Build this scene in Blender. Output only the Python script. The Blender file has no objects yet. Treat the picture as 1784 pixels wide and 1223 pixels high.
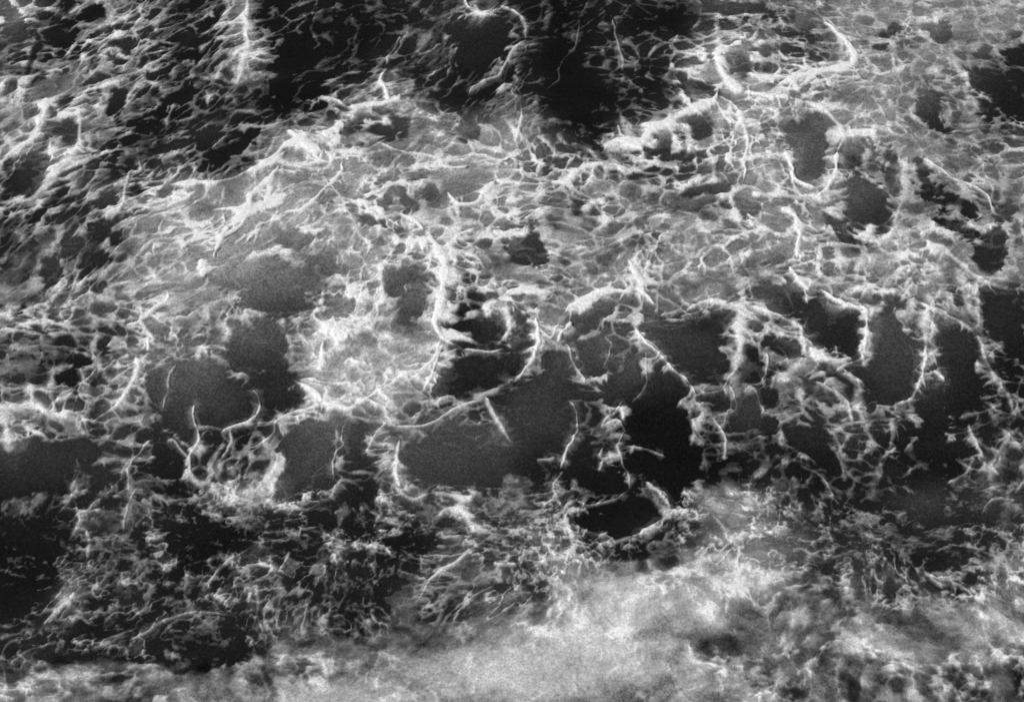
import bpy, math
import numpy as np

scene = bpy.context.scene
# ---------------------------------------------------------------- camera, sky, sun, exposure
PITCH, DIST, LENS = math.radians(42), 36.0, 100.0
cam_data = bpy.data.cameras.new('camera'); cam = bpy.data.objects.new('camera', cam_data)
scene.collection.objects.link(cam); scene.camera = cam
cam_data.sensor_width = 36; cam_data.lens = LENS; cam_data.clip_end = 3000
cam.location = (0, -DIST*math.cos(PITCH), DIST*math.sin(PITCH))
cam.rotation_euler = (math.radians(90) - PITCH, 0, 0)

SUN_EL, SUN_AZ = math.radians(48), math.radians(-112)       # azimuth from +Y, clockwise: light from the left
world = bpy.data.worlds.new('World'); scene.world = world; world.use_nodes = True
wn = world.node_tree; bg = wn.nodes['Background']; bg.inputs['Strength'].default_value = .05
sky = wn.nodes.new('ShaderNodeTexSky'); sky.sky_type = 'NISHITA'; sky.sun_disc = False
sky.sun_elevation = SUN_EL; sky.sun_rotation = SUN_AZ; sky.dust_density = .5; sky.air_density = .6
grey = wn.nodes.new('ShaderNodeHueSaturation'); grey.inputs['Saturation'].default_value = 0   # the photograph is black and white
wn.links.new(sky.outputs[0], grey.inputs['Color']); wn.links.new(grey.outputs[0], bg.inputs['Color'])
sun_data = bpy.data.lights.new('sun', 'SUN'); sun = bpy.data.objects.new('sun', sun_data)
scene.collection.objects.link(sun); sun_data.energy = 2.6; sun_data.angle = math.radians(5); sun_data.color = (1, 1, 1)
sun.rotation_euler = (math.radians(90) - SUN_EL, 0, math.pi - SUN_AZ)
vs = scene.view_settings
vs.view_transform = 'Standard'; vs.look = 'None'; vs.gamma = 1; vs.use_curve_mapping = False; vs.exposure = .38
# ---------------------------------------------------------------- survey of the surf
# Sightings in photo pixels (1784 x 1223). They are dropped onto the sea plane below and built there in metres.
FOAM_LEVEL = """532443235111111243001100233445555555
322433125110012222201223554335445454
333443234101121212101213564545555432
555432222112344213200123466555543421
544421222355435535411345555455553433
545322312566545666444453456444355444
234334445654655546545544456454443454
332445656665554666544555456454344344
233245665545656655455545555654555434
333355554344654655645565554455555455
444445554334654635455454555344445432
443335444345656533453343345442434332
332344443236566412433343333342435231
443343222136664312223323332443224122
544343222244343332222311332324332122
432232322433242222112211222223322223
322232344533243222121211112212221142
113232244433133342331112454322222223
112223111222332243442133355432322223
112223213323221333454322455433322334
114232233322223333366666666434344355
123222222333233334466665654554555555
222222112444454455666665445445564555
244434455444455666666665554454444443
454544554466566555555556555354444433""".split()

# pools of open water: tone of the water (sky sheen and wave-face shade painted in), outline
POOLS = """28: 55 75 70 70 76 85 68 105 48 130 42 125 45 100
20: 80 55 135 60 130 72 100 80 80 75
22: 130 30 165 12 185 22 160 38 135 36
45: 205 85 225 70 240 68 238 82 220 97 208 97
45: 190 100 215 98 215 113 195 115
30: 105 178 112 168 126 168 122 182 108 186
58: 72 228 85 212 100 215 118 205 135 225 132 240 105 246 80 240
46: 35 280 65 265 92 270 90 295 60 325 40 345 5 350 0 330 20 310
36: 5 290 25 275 30 300 15 310
32: 195 160 215 155 220 180 205 205 192 200
22: 270 190 290 165 325 140 345 150 335 175 290 190 265 195
20: 215 255 235 235 245 228 240 248 225 256
38: 345 235 360 222 385 225 385 250 360 262 350 255
15: 360 275 385 250 430 235 450 222 440 250 400 282 370 290
28: 60 395 85 340 95 320 108 315 110 345 85 380
30: 225 330 235 312 248 320 250 340 232 346
55: 165 345 190 335 205 345 200 365 170 365
40: 160 395 195 382 200 395 200 420 165 420
72: 285 325 305 318 308 330 295 345 282 340
30: 222 285 235 278 243 290 235 298 224 296
40: 310 80 330 60 345 60 350 75 330 85
18: 325 95 345 85 350 95 340 108 328 106
20: 340 40 360 30 362 50 345 65
72: 0 30 25 20 45 45 40 75 15 70 0 60
55: 600 225 622 200 648 200 640 212 625 230 605 232
46: 648 222 665 212 690 235 655 240
50: 675 205 700 200 712 208 705 235 690 232
62: 795 215 830 210 840 230 825 252 800 250 785 230
66: 704 348 725 345 732 360 720 372 705 370
76: 655 352 675 348 680 362 665 367
74: 742 325 760 320 762 340 748 348 738 338
66: 707 312 735 306 737 315 715 320
70: 632 375 662 385 665 398 635 392
78: 650 320 680 314 682 322 655 327
84: 565 342 580 335 588 350 575 358 563 352
118: 770 297 800 300 838 310 835 325 810 345 785 335
36: 770 60 790 45 840 28 880 25 895 45 895 75 880 100 860 115 830 125 800 115 790 90
12: 530 155 560 148 572 155 565 170 545 178 530 168
13: 475 110 500 60 545 70 545 110 520 135 480 130
15: 820 175 830 150 870 122 900 118 895 140 860 165
58: 1185 158 1195 145 1225 140 1245 155 1240 175 1215 187 1195 180
58: 1118 268 1125 262 1145 235 1165 222 1178 235 1175 262 1150 268 1145 287 1128 284
66: 1165 272 1210 268 1212 280 1180 285 1155 280
66: 1200 215 1230 205 1240 230 1225 245 1205 245
68: 1185 325 1225 320 1230 335 1200 343
72: 1235 325 1265 320 1270 338 1240 340
62: 950 285 960 275 990 275 993 290 970 298 955 305
52: 995 358 1010 352 1018 365 1005 375
76: 1265 85 1300 70 1320 110 1290 130 1268 115
58: 1245 10 1290 5 1330 10 1345 22 1300 30 1245 30
88: 1280 340 1300 330 1320 350 1320 378 1285 380
62: 880 420 905 408 935 410 955 425 955 445 930 462 900 455 885 440
30: 1665 128 1690 122 1725 120 1755 140 1775 160 1790 185 1790 228 1765 215 1740 200 1715 175 1690 150
38: 1745 100 1755 88 1790 82 1790 118 1755 118
82: 1700 92 1728 80 1725 100 1705 103
76: 1615 45 1640 35 1655 55 1650 75 1630 78
45: 1530 58 1560 45 1575 50 1545 68
50: 1520 75 1545 80 1535 90
50: 1465 245 1478 240 1500 235 1520 238 1515 265 1500 295 1475 300 1463 285
60: 1535 290 1545 255 1552 265 1540 300
55: 1540 320 1548 280 1560 272 1570 305 1565 345 1540 330
48: 1590 285 1600 280 1620 300 1640 320 1642 340 1620 348 1595 335 1585 315
30: 1640 335 1665 335 1698 360 1700 385 1680 375 1650 365 1628 372
26: 1618 385 1655 375 1680 385 1698 410 1690 425 1670 415 1640 400
56: 1700 335 1730 328 1740 350 1725 365 1705 350
62: 1730 375 1750 350 1765 360 1755 385 1738 390
68: 1470 310 1530 310 1545 345 1550 400 1530 415 1480 385 1470 340
52: 1440 375 1455 372 1480 395 1500 430 1490 435 1465 415
56: 1610 155 1640 160 1635 180 1625 215 1600 200
32: 1620 205 1645 225 1640 235 1620 220
36: 1700 165 1725 185 1735 215 1700 195
88: 1370 215 1400 208 1430 205 1440 240 1430 300 1400 315 1380 300 1370 250
46: 1730 395 1745 405 1752 440 1745 468 1720 472 1698 455 1700 425 1715 410
46: 105 415 135 412 145 430 130 453 108 448
42: 75 455 110 450 118 480 100 500 75 490
28: 145 470 155 445 185 443 185 460 160 475 155 490 145 485
28: 18 548 40 533 45 540 22 550
22: 95 660 105 642 128 640 130 658 115 670 98 668
36: 55 570 75 565 95 585 75 585
40: 165 595 185 595 188 615 170 610
28: 120 625 140 615 152 635 130 637
112: 367 455 385 440 405 435 400 455 370 467
112: 385 480 425 472 428 495 390 512
88: 422 535 430 510 460 480 500 470 540 480 555 500 530 530 500 548 450 552
76: 570 520 620 520 615 550 580 555
66: 395 590 440 562 490 565 500 600 495 640 480 640 402 640
72: 248 668 270 640 300 625 345 620 375 640 390 660 420 680 440 700 435 720 400 745 350 740 340 780 318 792 290 770 272 735 258 700
40: 420 660 435 640 500 630 512 665 480 690 462 720 440 755 412 755 445 720 452 695 425 680
54: -10 780 20 760 90 760 140 790 120 850 60 870 -10 870
38: 445 705 480 690 510 672 530 680 520 702 490 712
76: 490 760 530 730 590 725 600 735 580 790 575 840 540 870 490 880 485 840
56: 605 745 620 738 640 735 630 780 600 810 585 820
68: 700 790 730 765 790 745 850 740 895 760 890 830 860 850 800 858 740 845 700 820
40: 755 675 790 615 840 605 870 620 920 625 900 660 850 695 800 697 755 690
46: 820 585 840 560 875 550 880 580 860 605 830 605
62: 892 550 918 548 930 580 928 610 900 640 878 618
30: 780 545 800 533 820 540 800 560
35: 770 570 812 562 800 575
50: 775 500 795 490 790 515 772 530
82: 670 480 690 475 710 490 700 515 680 510
86: 700 505 750 510 745 550 700 560
78: 700 470 750 475 750 490 705 485
92: 550 455 590 460 600 475 570 480
92: 490 405 545 405 540 430 500 438 485 425
62: 885 700 940 645 970 620 985 650 1000 700 1002 750 985 790 940 780 895 770
74: 985 570 1010 545 1045 525 1060 520 1090 525 1085 545 1050 565 1050 580 1025 590 1000 610 985 590
76: 1000 600 1040 590 1060 600 1060 640 1040 665 1010 650 995 620
70: 1070 640 1100 615 1125 620 1125 670 1100 700 1060 710 1040 680
60: 1115 555 1130 540 1180 550 1240 550 1275 535 1283 560 1265 590 1265 640 1255 670 1210 675 1170 640 1130 600
42: 1200 555 1240 545 1275 540 1280 565 1245 580
46: 1070 700 1110 665 1150 640 1195 668 1205 700 1150 712 1100 715
17: 1090 740 1112 708 1155 692 1198 706 1212 745 1190 800 1110 800 1094 768
46: 1225 692 1268 687 1273 715 1240 713
60: 1285 690 1310 680 1325 710 1320 740 1295 752 1280 740
35: 1285 640 1300 600 1320 600 1330 650 1320 665 1288 660
62: 1300 565 1335 555 1330 580 1305 578
28: 990 810 1000 780 1050 760 1045 800 1090 830 1085 868 1030 868 995 835
16: 1000 900 1040 887 1110 860 1150 880 1160 905 1120 930 1080 943 1030 930 1000 915
17: 1100 780 1230 770 1240 800 1195 850 1168 880 1145 850 1105 830
48: 1295 505 1330 500 1365 500 1378 475 1400 500 1408 520 1400 535 1365 547 1330 530 1300 515
54: 1330 595 1345 575 1370 580 1395 600 1395 620 1380 628 1345 610
42: 1385 545 1395 530 1430 515 1455 525 1500 545 1505 580 1500 620 1460 625 1420 615 1405 590 1400 560
62: 1515 545 1535 537 1560 550 1580 580 1605 610 1605 660 1590 690 1550 697 1515 680 1515 620
66: 1540 510 1570 520 1585 545 1555 540
36: 1625 540 1650 555 1690 580 1705 620 1715 660 1735 680 1720 715 1670 725 1645 690 1625 640 1630 600
40: 1710 500 1740 500 1790 520 1790 640 1740 600 1715 560 1705 520
32: 1590 700 1620 670 1645 670 1650 710 1655 745 1620 755 1595 730
40: 1480 640 1510 640 1530 660 1540 690 1500 675
44: 1420 640 1455 635 1485 665 1500 680 1470 665
48: 1390 660 1440 670 1460 700 1430 710 1400 690
30: 1300 685 1330 680 1355 690 1345 710 1320 700
28: 1600 770 1650 755 1690 760 1695 780 1660 815 1610 810
34: 1360 750 1400 730 1440 740 1430 800 1370 790
20: -10 920 60 890 130 910 120 960 60 970 -10 950
46: 150 900 210 895 215 920 165 940 150 925
42: 130 860 180 835 165 870 140 880
32: 260 890 300 895 320 930 270 915
18: 300 930 380 920 370 990 330 1000 300 960
24: 240 1140 330 1130 400 1110 430 1115 420 1140 360 1160 260 1150
40: 75 1130 120 1125 130 1145 80 1140
34: 480 850 530 880 570 870 585 860 575 915 540 915 530 900
24: 600 900 650 895 650 940 620 945 600 930
50: 700 850 740 845 760 880 750 910 720 890
28: 490 930 560 930 580 980 520 980
45: 770 905 790 900 820 920 815 935 780 920
30: 270 740 330 790 320 830 290 835 265 820
28: 1655 1015 1665 1030 1655 1032 1640 1022
50: 1700 880 1740 870 1745 900 1710 905
48: 1580 880 1640 870 1650 910 1610 920
26: 905 640 895 655 885 652"""

# crests of thick foam: width, strength, course
CRESTS = """9 .75: 75 172 78 190 70 215 60 245 35 265 0 282
10 .6: 135 190 137 255 100 305 55 352 -8 354
9 .65: 432 -8 430 40 428 85 420 120 415 150
5 .6: 240 275 245 300 225 305 218 340 212 365 170 388
7 1: 300 325 340 322 390 318 440 300 480 285 500 265
4 .8: 305 348 330 346 345 335
8 1: 370 370 430 365 440 345 470 315 490 290
4 .75: 370 259 385 245 402 237
6 .95: 565 175 590 178 615 188 650 185 690 178 697 168
6 .9: 678 182 672 170 665 140 675 120
6 .7: 670 110 690 80 697 65
5 .7: 730 100 750 90 772 75
8 .95: 500 230 525 245 540 260 560 268
8 1: 560 240 580 230 600 220
10 1: 540 235 500 255 480 275 440 300
5 1: 600 285 590 310 560 340 540 358 520 372 495 375
7 .9: 803 -5 815 12 835 20 850 22 870 5
8 .8: 870 10 880 18 905 30 920 50 918 70
5 .7: 918 70 895 90 880 115 865 135 830 150 815 168
4 .9: 760 293 795 298 815 290
9 1: 778 338 790 355 805 362 830 355 850 330 860 318
5 .6: 905 130 892 162 905 178 910 215 900 250
10 1: 1118 266 1110 255 1085 245 1070 250 1052 266
9 1: 1118 258 1122 245 1135 225 1165 218 1185 205 1210 192 1235 185 1248 172 1250 155
15 .95: 1252 100 1258 128 1272 148 1295 160
8 1: 1295 160 1340 168 1370 168
6 .95: 960 320 985 318 1000 310 1015 292 1050 285
5 .8: 1075 220 1080 235 1105 250
4 .5: 1068 30 1075 60 1085 105 1085 125
4 .35: 1010 40 1000 80 985 100 975 120 975 140 950 155
7 1: 1425 30 1450 50 1475 75 1487 95 1480 115 1445 125 1400 135 1370 142 1350 152
4 .9: 1480 240 1500 233 1527 236
7 .95: 1365 270 1375 295 1385 320 1420 332
10 .95: 1390 450 1394 405 1380 380 1355 362
7 .9: 1420 345 1440 330 1455 300 1458 268
5 .7: 1600 275 1640 300 1670 320 1710 335 1730 365
10 .45: 1580 275 1572 300 1575 340 1560 380 1545 430
10 .5: 1640 430 1700 480 1740 500 1790 507
18 1: 352 450 352 468 358 482
5 .85: 292 508 292 525 270 545 240 565 215 572
5 .9: 264 593 258 612
7 .75: 240 618 240 650 215 690 190 718 155 738
6 .7: 190 635 165 645 145 670 100 692
5 .6: 140 665 120 695 95 702
5 .85: 340 690 335 730 342 770 328 792 325 830
4 .6: 285 770 300 768 315 785 325 797
5 .95: 425 682 445 685 450 710 435 735 405 750 385 755
5 .7: 405 750 400 780 388 800
5 .75: 262 768 240 790 225 810 222 835
4 .6: 305 637 290 665 282 720
6 .6: 0 700 30 712 60 700 100 735
14 .5: 5 700 10 760 10 790
8 .5: 105 725 130 740 145 760
11 1: 742 400 765 435 773 470 770 510 765 545 762 570 776 592
6 .8: 770 435 790 425 800 410 825 403
6 .95: 512 660 530 675 550 688 562 702
8 .85: 560 600 562 625 560 650
14 1: 575 580 590 585 605 598
6 .7: 604 640 610 630 640 640
8 .7: 885 530 887 560 880 597
6 .95: 932 555 937 585 935 612 910 650 893 670
5 .75: 565 702 510 720 478 735 475 750 450 775 430 782
5 .8: 600 730 592 765 598 775 580 805 575 838
4 .8: 840 700 800 712 760 738 720 745 680 746
8 .75: 840 690 850 710 865 735 880 760 893 772
12 .65: 820 700 850 690 875 675 900 660
3 .75: 775 600 765 620 750 665 740 682
7 .8: 697 765 692 800 690 830 700 852
7 .65: 670 740 650 760 640 790
3 .8: 808 610 845 614 875 610
8 1: 985 545 1005 530 1045 508 1075 508 1090 513 1108 500
11 .95: 1092 455 1108 485 1120 510 1142 532
7 .95: 972 600 985 575 1000 560
6 .85: 985 600 995 625 1010 650 1020 672
5 .9: 1108 570 1120 595 1150 620 1175 645 1205 672 1217 687
6 .65: 1118 590 1140 605 1165 632
5 .65: 1050 585 1065 600 1062 620 1053 640
3 .4: 1120 610 1128 655 1118 680 1100 702
5 .85: 993 700 1005 720 1005 755 990 780 982 800 975 815
9 1: 1190 545 1215 534 1240 527 1268 528
5 .9: 1185 555 1205 550 1225 540
16 .7: 1285 540 1291 580 1295 610 1280 640 1265 665
6 .8: 1265 665 1262 680 1240 685 1212 690
5 .75: 1270 670 1282 695 1280 720 1245 725
12 .6: 1215 700 1225 725 1208 750
5 .65: 1240 730 1255 750 1265 780 1266 800
10 1: 1262 793 1267 802
8 .7: 1300 535 1340 545 1380 560 1400 590 1405 622
6 .8: 1085 700 1065 725 1052 742 1065 738 1080 735 1093 750
7 .7: 1050 780 1045 800 1060 802 1080 800 1075 780 1095 772
4 .7: 1100 782 1130 785 1157 795
7 .7: 1050 800 1045 820
5 .6: 935 802 955 800 968 795
8 .9: 1375 468 1395 490 1412 507
6 .95: 1430 505 1450 522 1480 535 1508 545 1508 580 1507 622
8 .8: 1510 622 1480 637 1458 646
9 .8: 1410 610 1430 625 1460 630 1490 628
18 .65: 1405 625 1385 640 1365 655 1380 667
8 .75: 1617 600 1610 640 1605 670 1590 695 1560 705
10 .55: 1620 535 1610 570 1618 602
4 .85: 1628 650 1648 666
8 .55: 1620 530 1660 550 1700 580 1712 610 1730 650 1760 690 1770 720
7 .45: 1698 490 1704 530 1706 575
7 .45: 1670 730 1720 715 1748 700
8 .5: 1784 745 1760 770 1740 795
6 .55: 1690 740 1705 775 1715 800
5 .6: 1420 665 1450 680 1480 700 1490 742
5 .7: 1340 610 1336 640 1328 662
6 .6: 1300 675 1320 690 1332 722
8 .6: 130 840 115 875 98 895
8 .55: 175 870 150 890 135 925 118 942
7 .65: 150 930 155 950 152 972
8 .55: 225 803 225 860
9 .6: 325 820 335 840 365 850 390 870 430 860 460 845 480 810 475 790
6 .6: 252 903 235 922
6 .5: 245 998 200 995 170 1025 140 1035 100 1065 70 1100 25 1115 12 1142
14 .5: 135 1030 125 1050 150 1067
4 .6: 440 955 390 985 370 1005 365 1027
4 .6: 235 1110 260 1100 290 1080 340 1065 410 1070
4 .5: 30 1150 60 1125 95 1115
7 .6: 445 1020 455 1062
6 .65: 485 875 530 888 560 870 590 858
10 .65: 582 893 607 885
7 .75: 750 860 790 868 828 872
8 .7: 765 905 780 892 810 895 825 920 860 932
9 .7: 655 865 680 875 695 897
7 .7: 553 918 575 935 602 950
6 .7: 583 978 590 960 607 954
6 .7: 640 952 665 950 680 966
6 .95: 835 950 815 962 790 980 770 990 745 1015 730 1042
7 .6: 565 1140 570 1160 577 1182
6 .65: 640 1190 645 1165 680 1158 680 1135
3 .75: 798 1062 830 1035 860 1018
4 .85: 1010 875 1025 882 1050 878 1075 870 1096 853
7 .65: 1010 873 985 890 990 920 1000 942
7 .75: 1128 843 1150 862 1163 885
8 .9: 1158 905 1180 895 1202 893
7 .7: 1160 905 1110 930 1060 950 1010 965 960 975 925 987
5 .85: 858 982 875 985 900 985
11 .7: 1190 988 1250 972 1300 985 1335 992
11 .55: 1240 900 1285 950 1300 990 1312 1022
4 .5: 1395 810 1430 835 1468 882
9 .7: 1700 797 1688 825 1658 842
5 .6: 1710 895 1735 870 1790 876
8 .65: 1370 1142 1392 1130
6 .6: 1420 1137 1440 1115 1467 1116
9 .65: 1508 1073 1540 1100 1572 1112
5 .5: 1555 1150 1600 1170 1650 1185 1672 1225
8 .5: 1160 1150 1180 1200 1200 1225
6 .75: 770 590 762 615 748 640 700 660 650 690 600 712 560 702
5 .7: 465 870 490 885 535 890
6 .7: 690 850 720 870 748 862
5 .7: 400 400 380 430 372 452
5 .8: 700 372 722 385 740 402
5 .7: 860 318 900 322 960 320
4 .55: 240 850 222 890 215 930
5 .6: 650 250 720 270 790 285 840 262
5 .7: 1250 165 1290 200 1300 260 1290 320
6 .6: 1460 268 1470 240 1440 200 1400 180
5 .65: 925 560 960 590 975 560
4 .6: 980 820 965 850 985 885
4 .6: 1090 750 1078 790 1100 830 1096 853"""

# rounded mounds of dense froth (+) and thin spots (-): x y rx ry amount
MOUNDS = """450 840 50 40 -24
10 715 60 30 -22
620 1130 220 40 -9
150 1200 200 30 -8
400 800 70 45 -26
830 570 70 40 -22
1000 1110 160 70 6
420 1190 200 40 -10
760 1110 120 30 -14
590 595 45 30 36
650 640 110 60 26
640 560 80 40 18
700 690 50 20 14
480 440 60 50 12
600 690 60 30 25
700 600 60 22 18
350 380 60 40 22
360 460 40 40 25
820 260 60 30 18
1270 130 40 40 25
1350 400 50 60 18
1530 450 80 40 14
1180 440 60 25 14
1040 1070 120 50 14
700 1180 150 40 14
1260 1000 90 20 22
540 1200 60 30 22
130 1180 50 25 20
1560 1110 60 25 20
1250 900 50 25 18
1280 590 25 50 20
960 560 25 40 16
1100 560 40 20 18
230 30 60 25 10
640 80 60 50 -10
1000 150 70 60 -14
440 80 12 60 12
1450 960 60 60 -10
1240 990 200 12 10
1090 965 90 14 -28
930 1075 30 22 -25
1250 1090 50 20 -18
1200 1110 30 14 -22
1560 1040 40 22 -25
1600 1140 50 25 -14
1690 1180 40 30 -22
1750 1180 30 40 -22
1410 990 60 25 -12
1620 970 50 40 -16
1380 890 50 40 -20
1350 1190 60 30 -14
380 1130 90 14 -26
100 1130 60 12 -20"""# ---------------------------------------------------------------- noise in metres on the sea plane
RNG = np.random.RandomState(7)
TAB = RNG.rand(8, 256, 256).astype(np.float32)

def vnoise(x, y, k=0):
    xi = np.floor(x).astype(np.int32); yi = np.floor(y).astype(np.int32)
    fx = (x - xi).astype(np.float32); fy = (y - yi).astype(np.float32)
    fx = fx*fx*fx*(fx*(fx*6 - 15) + 10); fy = fy*fy*fy*(fy*(fy*6 - 15) + 10)
    t = TAB[k & 7]
    x0 = xi & 255; x1 = (xi + 1) & 255; y0 = yi & 255; y1 = (yi + 1) & 255
    return ((t[y0, x0]*(1 - fx) + t[y0, x1]*fx)*(1 - fy) + (t[y1, x0]*(1 - fx) + t[y1, x1]*fx)*fy)*2 - 1

def fbm(x, y, s, octs=4, k=0, gain=.55):
    v = 0; a = 1; n = 0
    for i in range(octs):
        v = v + a*vnoise(x*s + 17.3*i + 5*k, y*s - 9.1*i + 3*k, k + i); n += a
        a *= gain; s *= 2.03
    return v/n*1.6

def ridged(x, y, s, octs=3, k=0):
    v = 0; a = 1; n = 0
    for i in range(octs):
        r = 1 - np.abs(vnoise(x*s + 31.7*i, y*s + 11.9*i, k + i))*1.6
        v = v + a*np.clip(r, 0, 1)**2; n += a; a *= .6; s *= 2.1
    return v/n

def cells(x, y, s, k=0, jit=.92):
    """distance to the wall between two bubbles-fields cells, and the random number of the cell"""
    x = x*s; y = y*s
    xi = np.floor(x).astype(np.int32); yi = np.floor(y).astype(np.int32)
    f1 = np.full(x.shape, 9., np.float32); f2 = f1.copy(); cid = f1*0
    ta, tb, tc = TAB[k & 7], TAB[(k + 1) & 7], TAB[(k + 2) & 7]
    for dy in (-1, 0, 1):
        for dx in (-1, 0, 1):
            a = (xi + dx) & 255; b = (yi + dy) & 255
            px = xi + dx + .5 + (ta[b, a] - .5)*jit; py = yi + dy + .5 + (tb[b, a] - .5)*jit
            d = np.hypot(x - px, y - py).astype(np.float32)
            near = d < f1
            f2 = np.where(near, f1, np.minimum(f2, d))
            cid = np.where(near, tc[b, a], cid)
            f1 = np.where(near, d, f1)
    return f2 - f1, cid

def smooth(a, b, x):
    t = np.clip((x - a)/(b - a), 0, 1)
    return t*t*(3 - 2*t)

# ---------------------------------------------------------------- the sea plane seen from the camera
F = LENS/36*1784
SP, CP = math.sin(PITCH), math.cos(PITCH)
CAM = (0.0, -DIST*CP, DIST*SP)

def to_plane(u, v):
    a = (u - 892)/F; b = -(v - 611.5)/F
    dy = CP + b*SP; dz = -SP + b*CP
    t = CAM[2]/-dz
    return a*t, CAM[1] + dy*t

def to_survey(x, y):
    ry = y - CAM[1]; rz = -CAM[2]
    depth = ry*CP - rz*SP; up = ry*SP + rz*CP
    return 892 + F*x/depth, 611.5 - F*up/depth

def parse(txt):
    out = []
    for line in txt.split('\n'):
        h, p = line.split(':')
        q = np.array([float(s) for s in p.split()]).reshape(-1, 2)
        out.append(([float(s) for s in h.split()], q))
    return out

def rounded(P, closed, n=4):
    m = len(P); out = []
    for i in range(m if closed else m - 1):
        if closed: p0, p1, p2, p3 = (P[(i + j - 1) % m] for j in range(4))
        else: p0, p1, p2, p3 = P[max(i - 1, 0)], P[i], P[i + 1], P[min(i + 2, m - 1)]
        for s in range(n):
            t = s/n
            out.append(.5*(2*p1 + (p2 - p0)*t + (2*p0 - 5*p1 + 4*p2 - p3)*t*t + (3*p1 - p0 - 3*p2 + p3)*t**3))
    if not closed: out.append(P[-1])
    return np.array(out)

def window(u, v, lo, hi, pad):
    m = (u > lo[0] - pad) & (u < hi[0] + pad) & (v > lo[1] - pad) & (v < hi[1] + pad)
    r = np.where(m.any(1))[0]; c = np.where(m.any(0))[0]
    if len(r) == 0: return None
    return slice(r[0], r[-1] + 1), slice(c[0], c[-1] + 1)

def seg_dist(u, v, P, closed):
    best = np.full(u.shape, 1e9, np.float32); along = best*0
    m = len(P); inside = np.zeros(u.shape, bool)
    for i in range(m if closed else m - 1):
        a = P[i]; b = P[(i + 1) % m]; d = b - a; L = max(d @ d, 1e-6)
        t = np.clip(((u - a[0])*d[0] + (v - a[1])*d[1])/L, 0, 1)
        q = (u - a[0] - t*d[0])**2 + (v - a[1] - t*d[1])**2
        along = np.where(q < best, (i + t)/max(m - 1, 1), along); best = np.minimum(best, q)
        if closed and a[1] != b[1]:
            inside ^= ((a[1] > v) != (b[1] > v)) & (u < a[0] + (v - a[1])/(b[1] - a[1])*d[0])
    best = np.sqrt(best)
    return (np.where(inside, -best, best) if closed else best), along

def level_at(u, v):
    G = np.array([[int(c) for c in r] for r in FOAM_LEVEL], np.float32)
    G = np.pad(G, 12, mode='reflect')
    gx = np.clip((u - 25)/50 + 12, 1, G.shape[1] - 3); gy = np.clip((v - 25)/50 + 12, 1, G.shape[0] - 3)
    xi = np.floor(gx).astype(int); yi = np.floor(gy).astype(int); fx = gx - xi; fy = gy - yi
    def w(f): return [((-.5*f + 1)*f - .5)*f, (1.5*f - 2.5)*f*f + 1, ((-1.5*f + 2)*f + .5)*f, (.5*f - .5)*f*f]
    wx, wy = w(fx), w(fy); o = 0
    for j in range(4):
        for i in range(4): o = o + wy[j]*wx[i]*G[yi + j - 1, xi + i - 1]
    return o

def swell(x, y):
    u, v = to_survey(x, y)
    z = .24*smooth(900, 1130, v + .10*(u - 900)) - .10*np.exp(-((v - 800)/120)**2) + .16*np.exp(-((v - 430)/170)**2)*smooth(1900, 900, u)
    far = 1/(1 + (np.hypot(x, y)/40)**2)
    return z*far + .07*fbm(x, y, .22, 2, 2) + .025*fbm(x, y, .9, 2, 5)*far

def rank(a):
    """spread a noise field evenly over 0..1, by its own quantiles"""
    m = RANK_SAMPLE(a); q = np.quantile(m, np.linspace(0, 1, 65))
    return np.interp(a, q, np.linspace(0, 1, 65)).astype(np.float32)

def RANK_SAMPLE(a):
    h, w = a.shape
    return a[h//6:-h//6:7, w//6:-w//6:7]

def blur(a, ny, nx):
    for ax, n in ((0, ny), (1, nx)):
        n = max(int(n), 1)
        p = np.pad(a, [(n + 1, n) if i == ax else (0, 0) for i in (0, 1)], mode='reflect').astype(np.float64).cumsum(ax)
        m = a.shape[ax]
        a = ((p[2*n + 1:2*n + 1 + m] - p[:m]) if ax == 0 else (p[:, 2*n + 1:2*n + 1 + m] - p[:, :m]))/(2*n + 1)
    return a.astype(np.float32)

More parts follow.
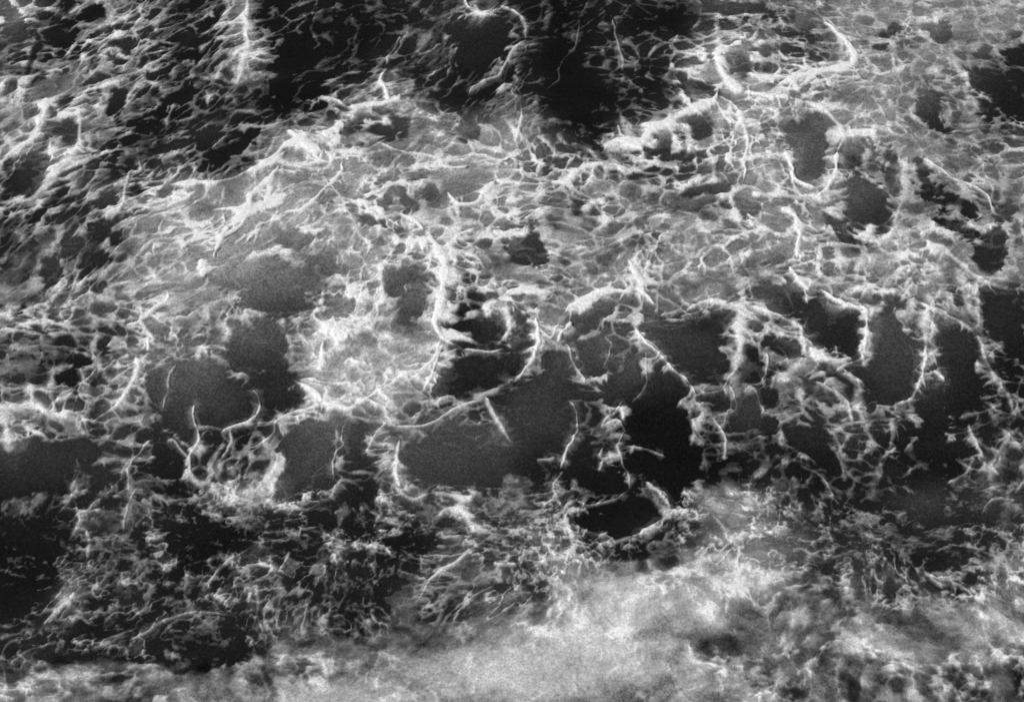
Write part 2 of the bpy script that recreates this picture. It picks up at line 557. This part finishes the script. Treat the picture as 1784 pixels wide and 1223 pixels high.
def surf(x, y):
    """what the sea carries at (x, y) metres: water tone (aeration and painted sky sheen), foam cover, relief"""
    u, v = to_survey(x, y)
    s1 = fbm(x, y, .8, 2, 1); s2 = fbm(x, y, .8, 2, 4)
    jag = fbm(x, y, 1.1, 5, 5)
    v0 = np.interp(u, [0, 250, 450, 600, 750, 850, 920, 1000, 1180, 1400, 1550, 1784], [1170, 1165, 1150, 1140, 1115, 1090, 1035, 1003, 985, 1000, 1060, 1060])
    froth = smooth(-22, 26, v - v0 + 26*jag + 30*s2*smooth(900, 600, u))
    haze = np.exp(-(((u - 1030)/170)**2 + ((v - 1115 + .25*(u - 1030))/90)**2)**1.5) + .8*np.exp(-(((u - 590)/100)**2 + ((v - 1215)/40)**2)**1.5) + .7*np.exp(-(((u - 800)/110)**2 + ((v - 1160)/38)**2)**1.5)
    haze = np.clip(haze*(1 + .5*jag), 0, 1)*froth
    wx = x + .15*s1 + .02*fbm(x, y, 3.5, 2, 2)
    wy = y + .15*s2 + .02*fbm(x, y, 3.5, 2, 6)

    def lace(qx, qy):
        m0, r0 = cells(qx + .07*fbm(x, y, 2.4, 3, 2), qy + .07*fbm(x, y, 2.4, 3, 5), 1.35, 0)
        m1, r1 = cells(qx + .05*fbm(x, y, 4, 3, 2), qy + .05*fbm(x, y, 4, 3, 5), 3.0, 2)
        m2, r2 = cells(qx + .028*fbm(x, y, 8, 2, 3), qy + .028*fbm(x, y, 8, 2, 4), 6.2, 4)
        m3, r3 = cells(qx + .012*fbm(x, y, 16, 1, 3), qy*1.15, 12.5, 6)
        torn = fbm(qx, qy, 1.7, 5, 1, .52)
        soft = fbm(qx, qy*1.2, 4.5, 3, 4, .55)
        ln = np.clip(1 - np.abs(fbm(qx, qy, 1.4, 3, 6, .45))*2.6, 0, 1)
        ln2 = np.clip(1 - np.abs(fbm(qx, qy*1.15, 3.2, 2, 7, .45))*2.2, 0, 1)
        w0 = np.exp(-(m0/.13)**1.4); w1 = np.exp(-(m1/.20)**1.4)*(.5 + .55*r0); w2 = np.exp(-(m2/.28)**1.4)*(.25 + .5*r1); w3 = np.exp(-(m3/.35)**1.3)*(.1 + .35*r2)
        web = np.maximum(np.maximum(w0, w1), np.maximum(w2, w3)) + .30*np.maximum(w1*.9, w2)
        web = web + .38*ln**1.5 + .26*ln2**1.5 + .30*torn + .26*soft - .22*smooth(.4, .8, r1)*smooth(.05, .3, m1)
        fine = np.maximum(w2*.9, w3) + .4*ln2**2 + .6*ln**2
        hole = np.maximum(np.maximum(smooth(.10, .26, m1)*smooth(.45, .62, r1), .9*smooth(.14, .34, m2)*smooth(.50, .66, r2)), .8*smooth(.18, .4, m3)*smooth(.66, .78, r3))
        hole = np.maximum(hole, smooth(.08, .18, m0)*smooth(.72, .8, r0))
        body = .62*torn + .32*soft + .30*np.maximum(w1, w2) + .2*ln - 1.0*hole
        return web, torn, soft, w0, fine, body
    web, torn, soft, w0, fine, body = lace(wx, wy)
    diag = np.maximum(smooth(640, 380, u + 60*s1)*smooth(640, 400, v), smooth(1150, 950, u + 60*s1)*smooth(230, 150, v + 40*s2))
    w = np.where(diag.max(0) > 0)[0]
    if len(w):
        c1 = w[-1] + 1; ca, sa = math.cos(.92), math.sin(.92)
        X, Y = wx[:, :c1], wy[:, :c1]; xs, ys = x, y
        a1 = (X*ca + Y*sa)*.66; b1 = (-X*sa + Y*ca)*1.3
        x, y = x[:, :c1], y[:, :c1]
        L2 = lace(a1*ca - b1*sa, a1*sa + b1*ca)
        x, y = xs, ys
        k = diag[:, :c1]; g = 1/np.sqrt(k*k + (1 - k)**2)
        for A, Bq in zip((web, torn, soft, w0, fine, body), L2): A[:, :c1] = A[:, :c1]*(1 - k) + Bq*k
    # choppy water in front of the whitewater: short curled crests, no lace
    chop = smooth(800, 900, v + 50*torn)*(1 - froth)
    cx, cy = wx*1.0 - .15*wy, wy*.98 + .10*wx
    c1_ = np.clip(1 - np.abs(fbm(cx, cy, 2.6, 4, 6, .55))*2.3, 0, 1); c2_ = np.clip(1 - np.abs(fbm(cx, cy, 6.0, 3, 3, .55))*2.0, 0, 1)
    c3_ = np.clip(1 - np.abs(fbm(cx, cy*1.1, 11.0, 2, 5, .55))*1.8, 0, 1)
    web2 = .85*c1_**2 + .80*c2_**2 + .42*c3_**2 + .50*torn + .40*fbm(cx, cy, 5, 4, 0, .65)
    web = rank(web)*(1 - chop) + rank(web2)*chop
    body = rank(body)*(1 - chop) + rank(.55*web2 + .7*torn + .5*fbm(cx, cy, 6, 4, 2, .65))*chop
    fine = fine*(1 - .5*chop) + (.8*c2_**2 + .35*c1_)*chop
    # boiling whitewater: soft billows with curled lighter rims, no lace
    b1_ = np.clip(1 - np.abs(fbm(wx, wy, 2.0, 4, 3, .55))*2.2, 0, 1); b2_ = np.clip(1 - np.abs(fbm(wx, wy, 4.6, 3, 1, .55))*1.9, 0, 1)
    bil = rank(.9*fbm(wx, wy, 1.5, 6, 6, .62) + .45*b1_**1.5 + .30*b2_**1.5)
    web = web*(1 - froth) + bil*froth; body = body*(1 - froth) + bil*froth
    fine = fine*(1 - froth) + (.8*b1_**2 + .5*b2_**2)*froth
    N = web - .5; cellweb = smooth(.1, .95, web)
    # how much foam the survey saw
    B = level_at(u + 22*jag, v + 22*fbm(x, y, 1.1, 4, 6))
    tone = np.interp(B, [0, 1, 2, 3, 4, 5, 6, 7], [6, 27, 54, 87, 118, 149, 177, 202]).astype(np.float32)
    tone += 12*np.exp(-((u - 540)/260)**2 - ((v - 330 + .15*(u - 540))/110)**2) + 6*np.exp(-((u - 1350)/260)**2 - ((v - 300)/160)**2)
    tone += 13*smooth(140, 80, np.hypot((u - 620)*.75, v - 60)) + 6*smooth(140, 80, np.hypot(u - 1010, v - 90)) + 7*np.exp(-((u - 480)/260)**2 - ((v - 440)/140)**2)
    tone += 8*np.exp(-((u - 120)/170)**2 - ((v - 480)/120)**2) - 6*smooth(1250, 1500, u)*froth
    for row in MOUNDS.split('\n'):
        cx, cy, rx, ry, am = [float(t) for t in row.split()]
        tone += am*np.exp(-((u - cx)/rx)**2 - ((v - cy)/ry)**2)
    # pools of open water
    du = 9*fbm(x, y, 2.4, 4, 2); dv = 8*fbm(x, y, 2.4, 4, 6)
    pool = np.zeros(u.shape, np.float32)
    wt = np.interp(tone, [0, 20, 50, 90, 120, 150, 190], [4, 14, 26, 46, 72, 100, 130]); air = wt*.10; aw = .10 + wt*0
    for (h, P) in parse(POOLS):
        w = window(u, v, P.min(0), P.max(0), 60)
        if w is None: continue
        size = min(np.ptp(P[:, 0]), np.ptp(P[:, 1])); sw = min(1.35, .35 + size/75)
        d, _ = seg_dist((u + du*sw)[w], (v + dv*sw)[w], rounded(P, True, 3), True)
        k = np.exp(-np.clip(d + size*.36, 0, None)/(8 + size*.15))
        mid = P.mean(0); hgt = np.ptp(P[:, 1])*.5
        air[w] += k*h[0]*(1 + .24*sw*np.clip((mid[1] - v[w])/hgt, -1, 1)); aw[w] += k  # painted sheen: each pool lighter towards its top, shaded darker below
        st = 1 if h[0] < 19 else .98 if size > 58 else .84
        if mid[1] > 872 and h[0] > 17: st = .62
        pool[w] = np.maximum(pool[w], st*smooth(4.5, -3.5 - .03*size, d + (6*(cellweb[w] - .5) + 4*soft[w])*(.3 + .7*sw)))
    wt = air/aw*(1 + .22*fbm(x, y, .55, 3, 3))
    # cover by quantile: little foam leaves only the walls of the lace, much foam leaves only its holes
    sheet = np.interp(tone, [0, 20, 60, 110, 150, 190], [80, 112, 144, 166, 186, 206])
    sheet = sheet - 18*froth
    hy, hx = u.shape[0]//2, u.shape[1]//2
    ny = 26/abs(v[hy + 1, hx] - v[hy, hx]); nx = 26/abs(u[hy, hx + 1] - u[hy, hx])
    tone = tone*(1 - .0*froth)
    q0 = np.clip((tone - wt)/(sheet - wt), 0, 1.25)
    for _ in range(4):
        q = np.clip(q0, 0, 1.3)*(1 - .97*pool)
        edge = .28 + .14*smooth(.3, .9, q) + .10*chop + .16*froth
        cw = smooth(-edge, edge, web + .05*soft - (1 - q)*1.04 + .02)
        cb = smooth(-.36 - .24*chop, .38 + .26*chop, body - (1 - q)*1.1 + .02)
        c = (1 - (1 - .55*cw)*(1 - .86*cb))*(1 - .93*pool)
        b1 = sheet*(.78 + .26*smooth(.2, .9, web) + .20*torn + .14*soft) + 52*smooth(.55, 1.4, fine + .35*w0 + .4*torn)*(1 - .35*froth)
        err = blur(tone - wt - (b1 - wt)*c, ny, nx)
        q0 = np.clip(q0 + .8*err/110, 0, 1.5)
    # streaks of thin foam inside the pools
    thread = np.exp(-cells(wx + .05*torn, wy*1.3, 2.2, 5)[0]/.022)*smooth(.15, .6, fbm(x, y, 1.6, 3, 7))
    wisp = smooth(.80, .97, 1 - np.abs(fbm(x*.6, y*1.5, 2.2, 3, 5)))*smooth(.0, .6, fbm(x, y, .9, 2, 3))
    c = np.maximum(c, pool*(.34*thread + .24*wisp)*smooth(8, 60, wt))
    bright = b1*(1 - haze) + (182 + 10*s1 + 8*torn)*haze
    c = c*(1 - haze) + haze
    T = wt + (bright - wt)*c
    T = T + 14*torn*smooth(60, 140, tone)
    # milky veil of fine bubbles over the lace at upper right
    veil = .34*smooth(1330, 1560, u)*smooth(560, 430, v)*(1 - pool)
    T = T*(1 - veil) + tone*(1.02 + .1*torn)*veil
    # the boiling heart of the foam, left of centre
    boil = np.exp(-(((u - 640 - .25*(v - 630))/108)**2 + ((v - 632)/78)**2)**1.6)*np.clip(1 + .5*soft + .6*torn, .3, 1.3)
    bb = fbm(x + .06*torn, y, 2.4, 5, 2, .6); curl = np.clip(1 - np.abs(fbm(x, y, 3.0, 4, 6, .55))*2.2, 0, 1)**1.5
    boil = np.clip(boil, 0, 1)*.9
    T = T*(1 - boil) + np.clip(200 + 84*bb + 50*curl + 24*(web - .5), 105, 250)*boil
    T = T + (44*fbm(wx, wy, 2.2, 5, 5, .6) + 18*soft)*froth*(1 - haze)
    # crests
    rich = smooth(85, 125, tone)*(1 - froth); brk = .28*smooth(800, 880, v)*(1 - .5*(tone < 0))
    crest = np.zeros(u.shape, np.float32); cid = np.full(u.shape, -1, np.int16)
    eu = 4.0*fbm(x, y, 2.6, 3, 3, .55); ev = 4.0*fbm(x, y, 2.6, 3, 5, .55)
    for i, (h, P) in enumerate(parse(CRESTS)):
        w = window(u, v, P.min(0), P.max(0), 30)
        if w is None: continue
        d, al = seg_dist((u + eu)[w], (v + ev)[w], rounded(P, False, 4), False)
        end = np.clip(np.minimum(al, 1 - al)*5 + .18, 0, 1)
        hw = np.maximum(h[0]*(.50 + .34*rich[w])*np.clip(1 + .7*torn[w] + .5*soft[w], .5, 1.3)*end, .8)
        core = np.exp(-(d/hw)**2*.9)*h[1]*(1 - (1 - np.clip(.95 + .5*N[w] + .35*soft[w] + .25*torn[w], .35, 1))*(1.0 - .9*rich[w]) )*(1 - brk[w]*(1 - smooth(.35, .8, web[w])))*np.clip(end*1.5, 0, 1)
        skirt = (.34 + .2*rich[w])*np.exp(-(d/(h[0]*1.3 + 4 + 5*rich[w]))**2)*h[1]*(.35 + .65*smooth(.3, .8, web[w]))*end
        crest[w] = np.maximum(crest[w], np.maximum(core, skirt))
        cid[w] = np.where((d < h[0]*.62 + .8) & (core > .3), i, cid[w])
    crest = np.clip(crest*1.15, 0, 1)
    peak = 214 + 32*rich
    T = T + (np.maximum(peak, T) - T)*crest
    T = T + fbm(x, y, 26, 2, 0)*np.interp(T, [0, 60, 150, 240], [1, 4, 9, 6])
    lin = lambda t: (np.clip(t, 0, 255)/255)**2.2
    T = np.clip(T, 2, 248)
    water = lin(np.minimum(wt, T))
    cover = np.clip((lin(T) - water)/(.80 - water), 0, 1)
    off = smooth(9.2, 13.5, np.maximum(np.abs(x), np.maximum(y*1.0, -y*1.25)) + .8*torn)
    cover = cover*(1 - off); water = water*(1 - off) + .004*off
    relief = .004 + .020*(T/255)**1.5*(1 - .6*haze) + .022*crest*(1 - .5*brk) + .012*np.clip(N + .3, 0, 1)*c + .006*torn + .05*boil*np.clip(.4 + bb, 0, 1.5)
    return dict(water=water, cover=cover, relief=relief*(1 - .8*pool*(crest < .2)), u=u, v=v, T=T, cid=cid, torn=torn, dense=froth)

# the thick ridges one can point to, found by where their course starts
RIDGE_LABELS = {
    (75, 172): 'smooth hook of foam curving down to the left edge',
    (432, -8): 'pale upright foam band running down from the top edge at left',
    (565, 175): 'bright jagged foam edge below the black water at top centre',
    (500, 230): 'short thick foam stroke slanting down right above the dense sheet',
    (540, 235): 'broad foam stroke slanting down left on the rim of the dense sheet',
    (803, -5): 'small bright foam loop hanging from the top edge',
    (870, 10): 'foam cap over the upper right corner of the smooth grey top pool',
    (918, 70): 'foam tail curving down left from the smooth grey top pool',
    (778, 338): 'white V shaped foam fold near the middle of the upper half',
    (1118, 266): 'wavy white foam lip with a knob, below the black water',
    (1118, 258): 'long white foam ridge climbing right to the ring shaped hole',
    (1252, 100): 'thickest white foam knot beside the ring shaped hole',
    (1425, 30): 'thin foam arc bent like an arrowhead at upper right',
    (1390, 450): 'short upright white foam ridge beside the big oval cell at right',
    (742, 400): 'longest upright white foam ridge, left of the eye shaped dark pool',
    (512, 660): 'short bright foam line slanting into the foot of the dense foam',
    (575, 580): 'brightest white foam clump in the dense boiling foam',
    (560, 600): 'short upright foam stroke under the brightest clump',
    (425, 682): 'squiggly foam hook along the right side of the grey left pool',
    (340, 690): 'thin upright foam thread dividing the grey left pool',
    (600, 730): 'thin kinked foam thread hanging from the dense foam',
    (885, 530): 'short foam finger hanging inside the eye shaped pool',
    (932, 555): 'foam ridge curving down the right side of the eye shaped pool',
    (840, 690): 'foam spur slanting down right from the foot of the eye shaped pool',
    (985, 545): 'white foam arch over the top of the central pool',
    (1092, 455): 'thick white foam spur coming down onto the pool arch',
    (985, 600): 'beaded foam thread slanting down right below the arch',
    (1108, 570): 'long thin foam line along the lower left of the heart shaped pool',
    (993, 700): 'upright wavy foam thread between two black pools',
    (1190, 545): 'bright white foam lip on top of the heart shaped pool',
    (1285, 540): 'wide soft foam band down the right side of the heart shaped pool',
    (1085, 700): 'tangled foam squiggle above the black lower pool',
    (1375, 468): 'foam neck slanting between two dark pools at right',
    (1430, 505): 'thin white foam line round the corner of the square dark pool',
    (1405, 625): 'wide pale foam fork below the square dark pool',
    (1617, 600): 'upright foam wall between the two tall pools at right',
    (1620, 530): 'long faint foam band slanting down to the right edge',
    (750, 860): 'bright flat foam patch under the large grey lower pool',
    (835, 950): 'bright foam line slanting down left in the choppy water',
    (1010, 875): 'thin zigzag foam line across the black lower pool',
    (1128, 843): 'short foam stroke at the right end of the black lower pool',
    (1158, 905): 'bright foam knob where the whitewater meets the black lower pool',
    (1160, 905): 'long foam edge slanting left below the black lower pool',
    (1700, 797): 'ragged foam wedge below the dark pools at lower right',
    (1710, 895): 'thin foam arc near the lower right edge',
}
STEP_X, STEP_Y = .0115, .0166
WATER_GRAIN, FOAM_GRAIN = .75, .46
C_ALL = parse(CRESTS)
# ---------------------------------------------------------------- materials
def attr(nt, name):
    a = nt.nodes.new('ShaderNodeAttribute'); a.attribute_name = name
    return a.outputs['Fac']

def op(nt, kind, a, b=None, clamp=False):
    n = nt.nodes.new('ShaderNodeMath'); n.operation = kind; n.use_clamp = clamp
    for i, s in enumerate((a, b)):
        if s is None: continue
        if isinstance(s, (int, float)): n.inputs[i].default_value = s
        else: nt.links.new(s, n.inputs[i])
    return n.outputs[0]

def noise(nt, scale, detail=2, rough=.5, stretch=None):
    tc = nt.nodes.new('ShaderNodeTexCoord'); n = nt.nodes.new('ShaderNodeTexNoise')
    n.inputs['Scale'].default_value = scale; n.inputs['Detail'].default_value = detail; n.inputs['Roughness'].default_value = rough
    src = tc.outputs['Object']
    if stretch:
        mp = nt.nodes.new('ShaderNodeMapping'); mp.inputs['Scale'].default_value = stretch
        nt.links.new(src, mp.inputs['Vector']); src = mp.outputs[0]
    nt.links.new(src, n.inputs['Vector'])
    return n.outputs['Fac']

def bubbles(nt, scale):
    tc = nt.nodes.new('ShaderNodeTexCoord'); n = nt.nodes.new('ShaderNodeTexVoronoi')
    n.inputs['Scale'].default_value = scale
    mp = nt.nodes.new('ShaderNodeMapping'); mp.inputs['Scale'].default_value = (1, .72, 1)
    nt.links.new(tc.outputs['Object'], mp.inputs['Vector']); nt.links.new(mp.outputs[0], n.inputs['Vector'])
    sp = nt.nodes.new('ShaderNodeSeparateColor'); nt.links.new(n.outputs['Color'], sp.inputs[0])
    return sp.outputs[0]

def water_material():
    m = bpy.data.materials.new('sea_water'); m.use_nodes = True; nt = m.node_tree
    p = nt.nodes['Principled BSDF']; p.inputs['Roughness'].default_value = .16; p.inputs['IOR'].default_value = 1.33
    air = attr(nt, 'air')  # vertex tone of the water, sky reflection and wave shade painted in
    g = bubbles(nt, 62); g2 = noise(nt, 9, 3, .6, (1, 2, 1))
    k = op(nt, 'MULTIPLY_ADD', g, WATER_GRAIN); nt.nodes[-1].inputs[2].default_value = 1 - WATER_GRAIN/2
    k2 = op(nt, 'MULTIPLY_ADD', g2, .5); nt.nodes[-1].inputs[2].default_value = .75
    val = op(nt, 'ADD', op(nt, 'MULTIPLY', op(nt, 'MULTIPLY', air, k), k2), op(nt, 'MULTIPLY', op(nt, 'POWER', g, 3), .004))
    c = nt.nodes.new('ShaderNodeCombineColor')
    for i in range(3): nt.links.new(val, c.inputs[i])
    nt.links.new(c.outputs[0], p.inputs['Base Color'])
    b = nt.nodes.new('ShaderNodeBump'); b.inputs['Strength'].default_value = .2; b.inputs['Distance'].default_value = .02
    h = op(nt, 'ADD', noise(nt, 7, 4, .6, (.8, 1.6, 1)), op(nt, 'MULTIPLY', noise(nt, 60, 2, .6), .12))
    nt.links.new(h, b.inputs['Height']); nt.links.new(b.outputs[0], p.inputs['Normal'])
    return m

def foam_material():
    m = bpy.data.materials.new('sea_foam'); m.use_nodes = True; nt = m.node_tree
    p = nt.nodes['Principled BSDF']; out = nt.nodes['Material Output']
    p.inputs['Base Color'].default_value = (.86, .86, .86, 1); p.inputs['Roughness'].default_value = .75
    p.inputs['Specular IOR Level'].default_value = .2
    cover = attr(nt, 'cover')
    g = bubbles(nt, 62)                                     # bubbles
    g2 = noise(nt, 24, 3, .65, (.8, 1.3, 1))
    k = op(nt, 'MULTIPLY_ADD', g, FOAM_GRAIN); nt.nodes[-1].inputs[2].default_value = 1 - FOAM_GRAIN/2
    k2 = op(nt, 'MULTIPLY_ADD', g2, .9); nt.nodes[-1].inputs[2].default_value = .55
    a = op(nt, 'MULTIPLY', op(nt, 'MULTIPLY', cover, k), k2, True)
    b = nt.nodes.new('ShaderNodeBump'); b.inputs['Strength'].default_value = .5; b.inputs['Distance'].default_value = .012
    nt.links.new(op(nt, 'ADD', g2, op(nt, 'MULTIPLY', g, .3)), b.inputs['Height']); nt.links.new(b.outputs[0], p.inputs['Normal'])
    t = nt.nodes.new('ShaderNodeBsdfTransparent'); mx = nt.nodes.new('ShaderNodeMixShader')
    nt.links.new(a, mx.inputs[0]); nt.links.new(t.outputs[0], mx.inputs[1]); nt.links.new(p.outputs[0], mx.inputs[2])
    nt.links.new(mx.outputs[0], out.inputs['Surface'])
    return m

# ---------------------------------------------------------------- meshes
def grid_faces(ny, nx):
    i = np.arange(ny*nx, dtype=np.int32).reshape(ny, nx)
    return np.stack([i[:-1, :-1], i[:-1, 1:], i[1:, 1:], i[1:, :-1]], -1).reshape(-1, 4)

def link_mesh(name, co, faces, mat, **attrs):
    used = np.zeros(len(co), bool); used[faces.ravel()] = True
    idx = np.cumsum(used, dtype=np.int32) - 1
    co = co[used]; faces = idx[faces]
    me = bpy.data.meshes.new(name)
    me.vertices.add(len(co)); me.vertices.foreach_set('co', co.astype(np.float32).ravel())
    me.loops.add(faces.size); me.loops.foreach_set('vertex_index', faces.astype(np.int32).ravel())
    me.polygons.add(len(faces)); me.polygons.foreach_set('loop_start', np.arange(0, faces.size, 4, dtype=np.int32))
    for k, a in attrs.items():
        me.attributes.new(k, 'FLOAT', 'POINT').data.foreach_set('value', a[used].astype(np.float32))
    me.update(calc_edges=True); me.shade_smooth()
    me.materials.append(mat)
    o = bpy.data.objects.new(name, me); scene.collection.objects.link(o)
    return o

def axis(lo, hi, step, reach, first, grow):
    a = np.arange(lo, hi + step*.5, step); left = []; right = []; d = first; p = 0
    while p < reach:
        p += d; d *= grow; left.append(lo - p); right.append(a[-1] + p)
    return np.concatenate([left[::-1], a, right])

def located(xs, ys):
    x, y = np.meshgrid(xs, ys); z = swell(x, y)
    return x, y, z, surf(x*(1 - z/CAM[2]*0), y + z*CP/SP)

# the sea itself, one sheet out to the horizon
xs = axis(-7.9, 7.9, STEP_X*2.3, 900, STEP_X*3, 1.16); ys = axis(-6.3, 8.2, STEP_Y*2.3, 900, STEP_Y*3, 1.16)
x, y, z, f = located(xs, ys)
water = link_mesh('sea_water', np.stack([x, y, z], -1).reshape(-1, 3), grid_faces(len(ys), len(xs)), water_material(), air=f['water'].ravel())
water['kind'] = 'structure'

# the foam, floating on it
xs = axis(-7.9, 7.9, STEP_X, 6, STEP_X*2, 1.05); ys = axis(-6.3, 8.2, STEP_Y, 6, STEP_Y*2, 1.04)
x, y, z, f = located(xs, ys)
co = np.stack([x, y, z + f['relief']], -1).reshape(-1, 3)
faces = grid_faces(len(ys), len(xs))
cover = f['cover'].ravel(); cover[cover < .006] = 0
fu = f['u'].ravel(); fv = f['v'].ravel(); c0 = faces[:, 0]
keep = cover[faces].max(1) > .02
cid = f['cid'].ravel()[c0]
uw = fu[c0] + 60*f['torn'].ravel()[c0]; vw = fv[c0] + 60*f['torn'].ravel()[c0]
region = np.full(len(faces), 3, np.int8)                        # lattice round the pools
region[(vw < 560) & (uw > 870)] = 2
region[(vw < 720) & (uw <= 870)] = 1
region[(uw < 430 - .5*(vw - 300)) & (vw < 560)] = 0
region[(uw < 230) & (vw >= 380) & (vw < 880)] = 4
region[(vw < 250 - .25*np.abs(uw - 700)) & (uw > 430) & (uw < 1130)] = 6
region[(vw > 830) & (vw < 1400)] = 5
region[f['dense'].ravel()[c0] > .5] = 7
foam = foam_material()
REGION = {
    0: ('foam_streaks', 'torn grey foam streaks slanting over dark water at upper left', 'foam'),
    1: ('foam_sheet', 'dense bright foam sheet with small holes spread left of centre', 'foam'),
    2: ('foam_sheet', 'fine white foam mesh with dark grey holes covering the upper right', 'foam'),
    3: ('foam_lattice', 'foam walls in a lattice round the smooth dark pools right of centre', 'foam'),
    4: ('foam_sheet', 'thin ragged foam with narrow dark slits along the left edge', 'foam'),
    5: ('foam_flecks', 'broken foam flecks scattered over the black choppy water below the pools', 'foam'),
    6: ('foam_threads', 'sparse dim foam threads on the black water at top centre', 'foam'),
    7: ('whitewater', 'smooth pale whitewater of the breaking wave along the bottom', 'whitewater')}
ridge = {}
for i, (h, P) in enumerate(C_ALL):
    key = (int(P[0][0]), int(P[0][1]))
    if key in RIDGE_LABELS: ridge[i] = RIDGE_LABELS[key]
is_ridge = np.isin(cid, list(ridge)) & keep
for r, (name, label, cat) in REGION.items():
    o = link_mesh(name, co, faces[keep & ~is_ridge & (region == r)], foam, cover=cover)
    o['label'] = label; o['category'] = cat; o['kind'] = 'stuff'
for i, label in ridge.items():
    sel = is_ridge & (cid == i)
    if not sel.any(): print('no faces', label); continue
    o = link_mesh('foam_ridge', co, faces[sel], foam, cover=cover)
    o['label'] = label; o['category'] = 'foam ridge'; o['group'] = 'thick foam ridges on the water'
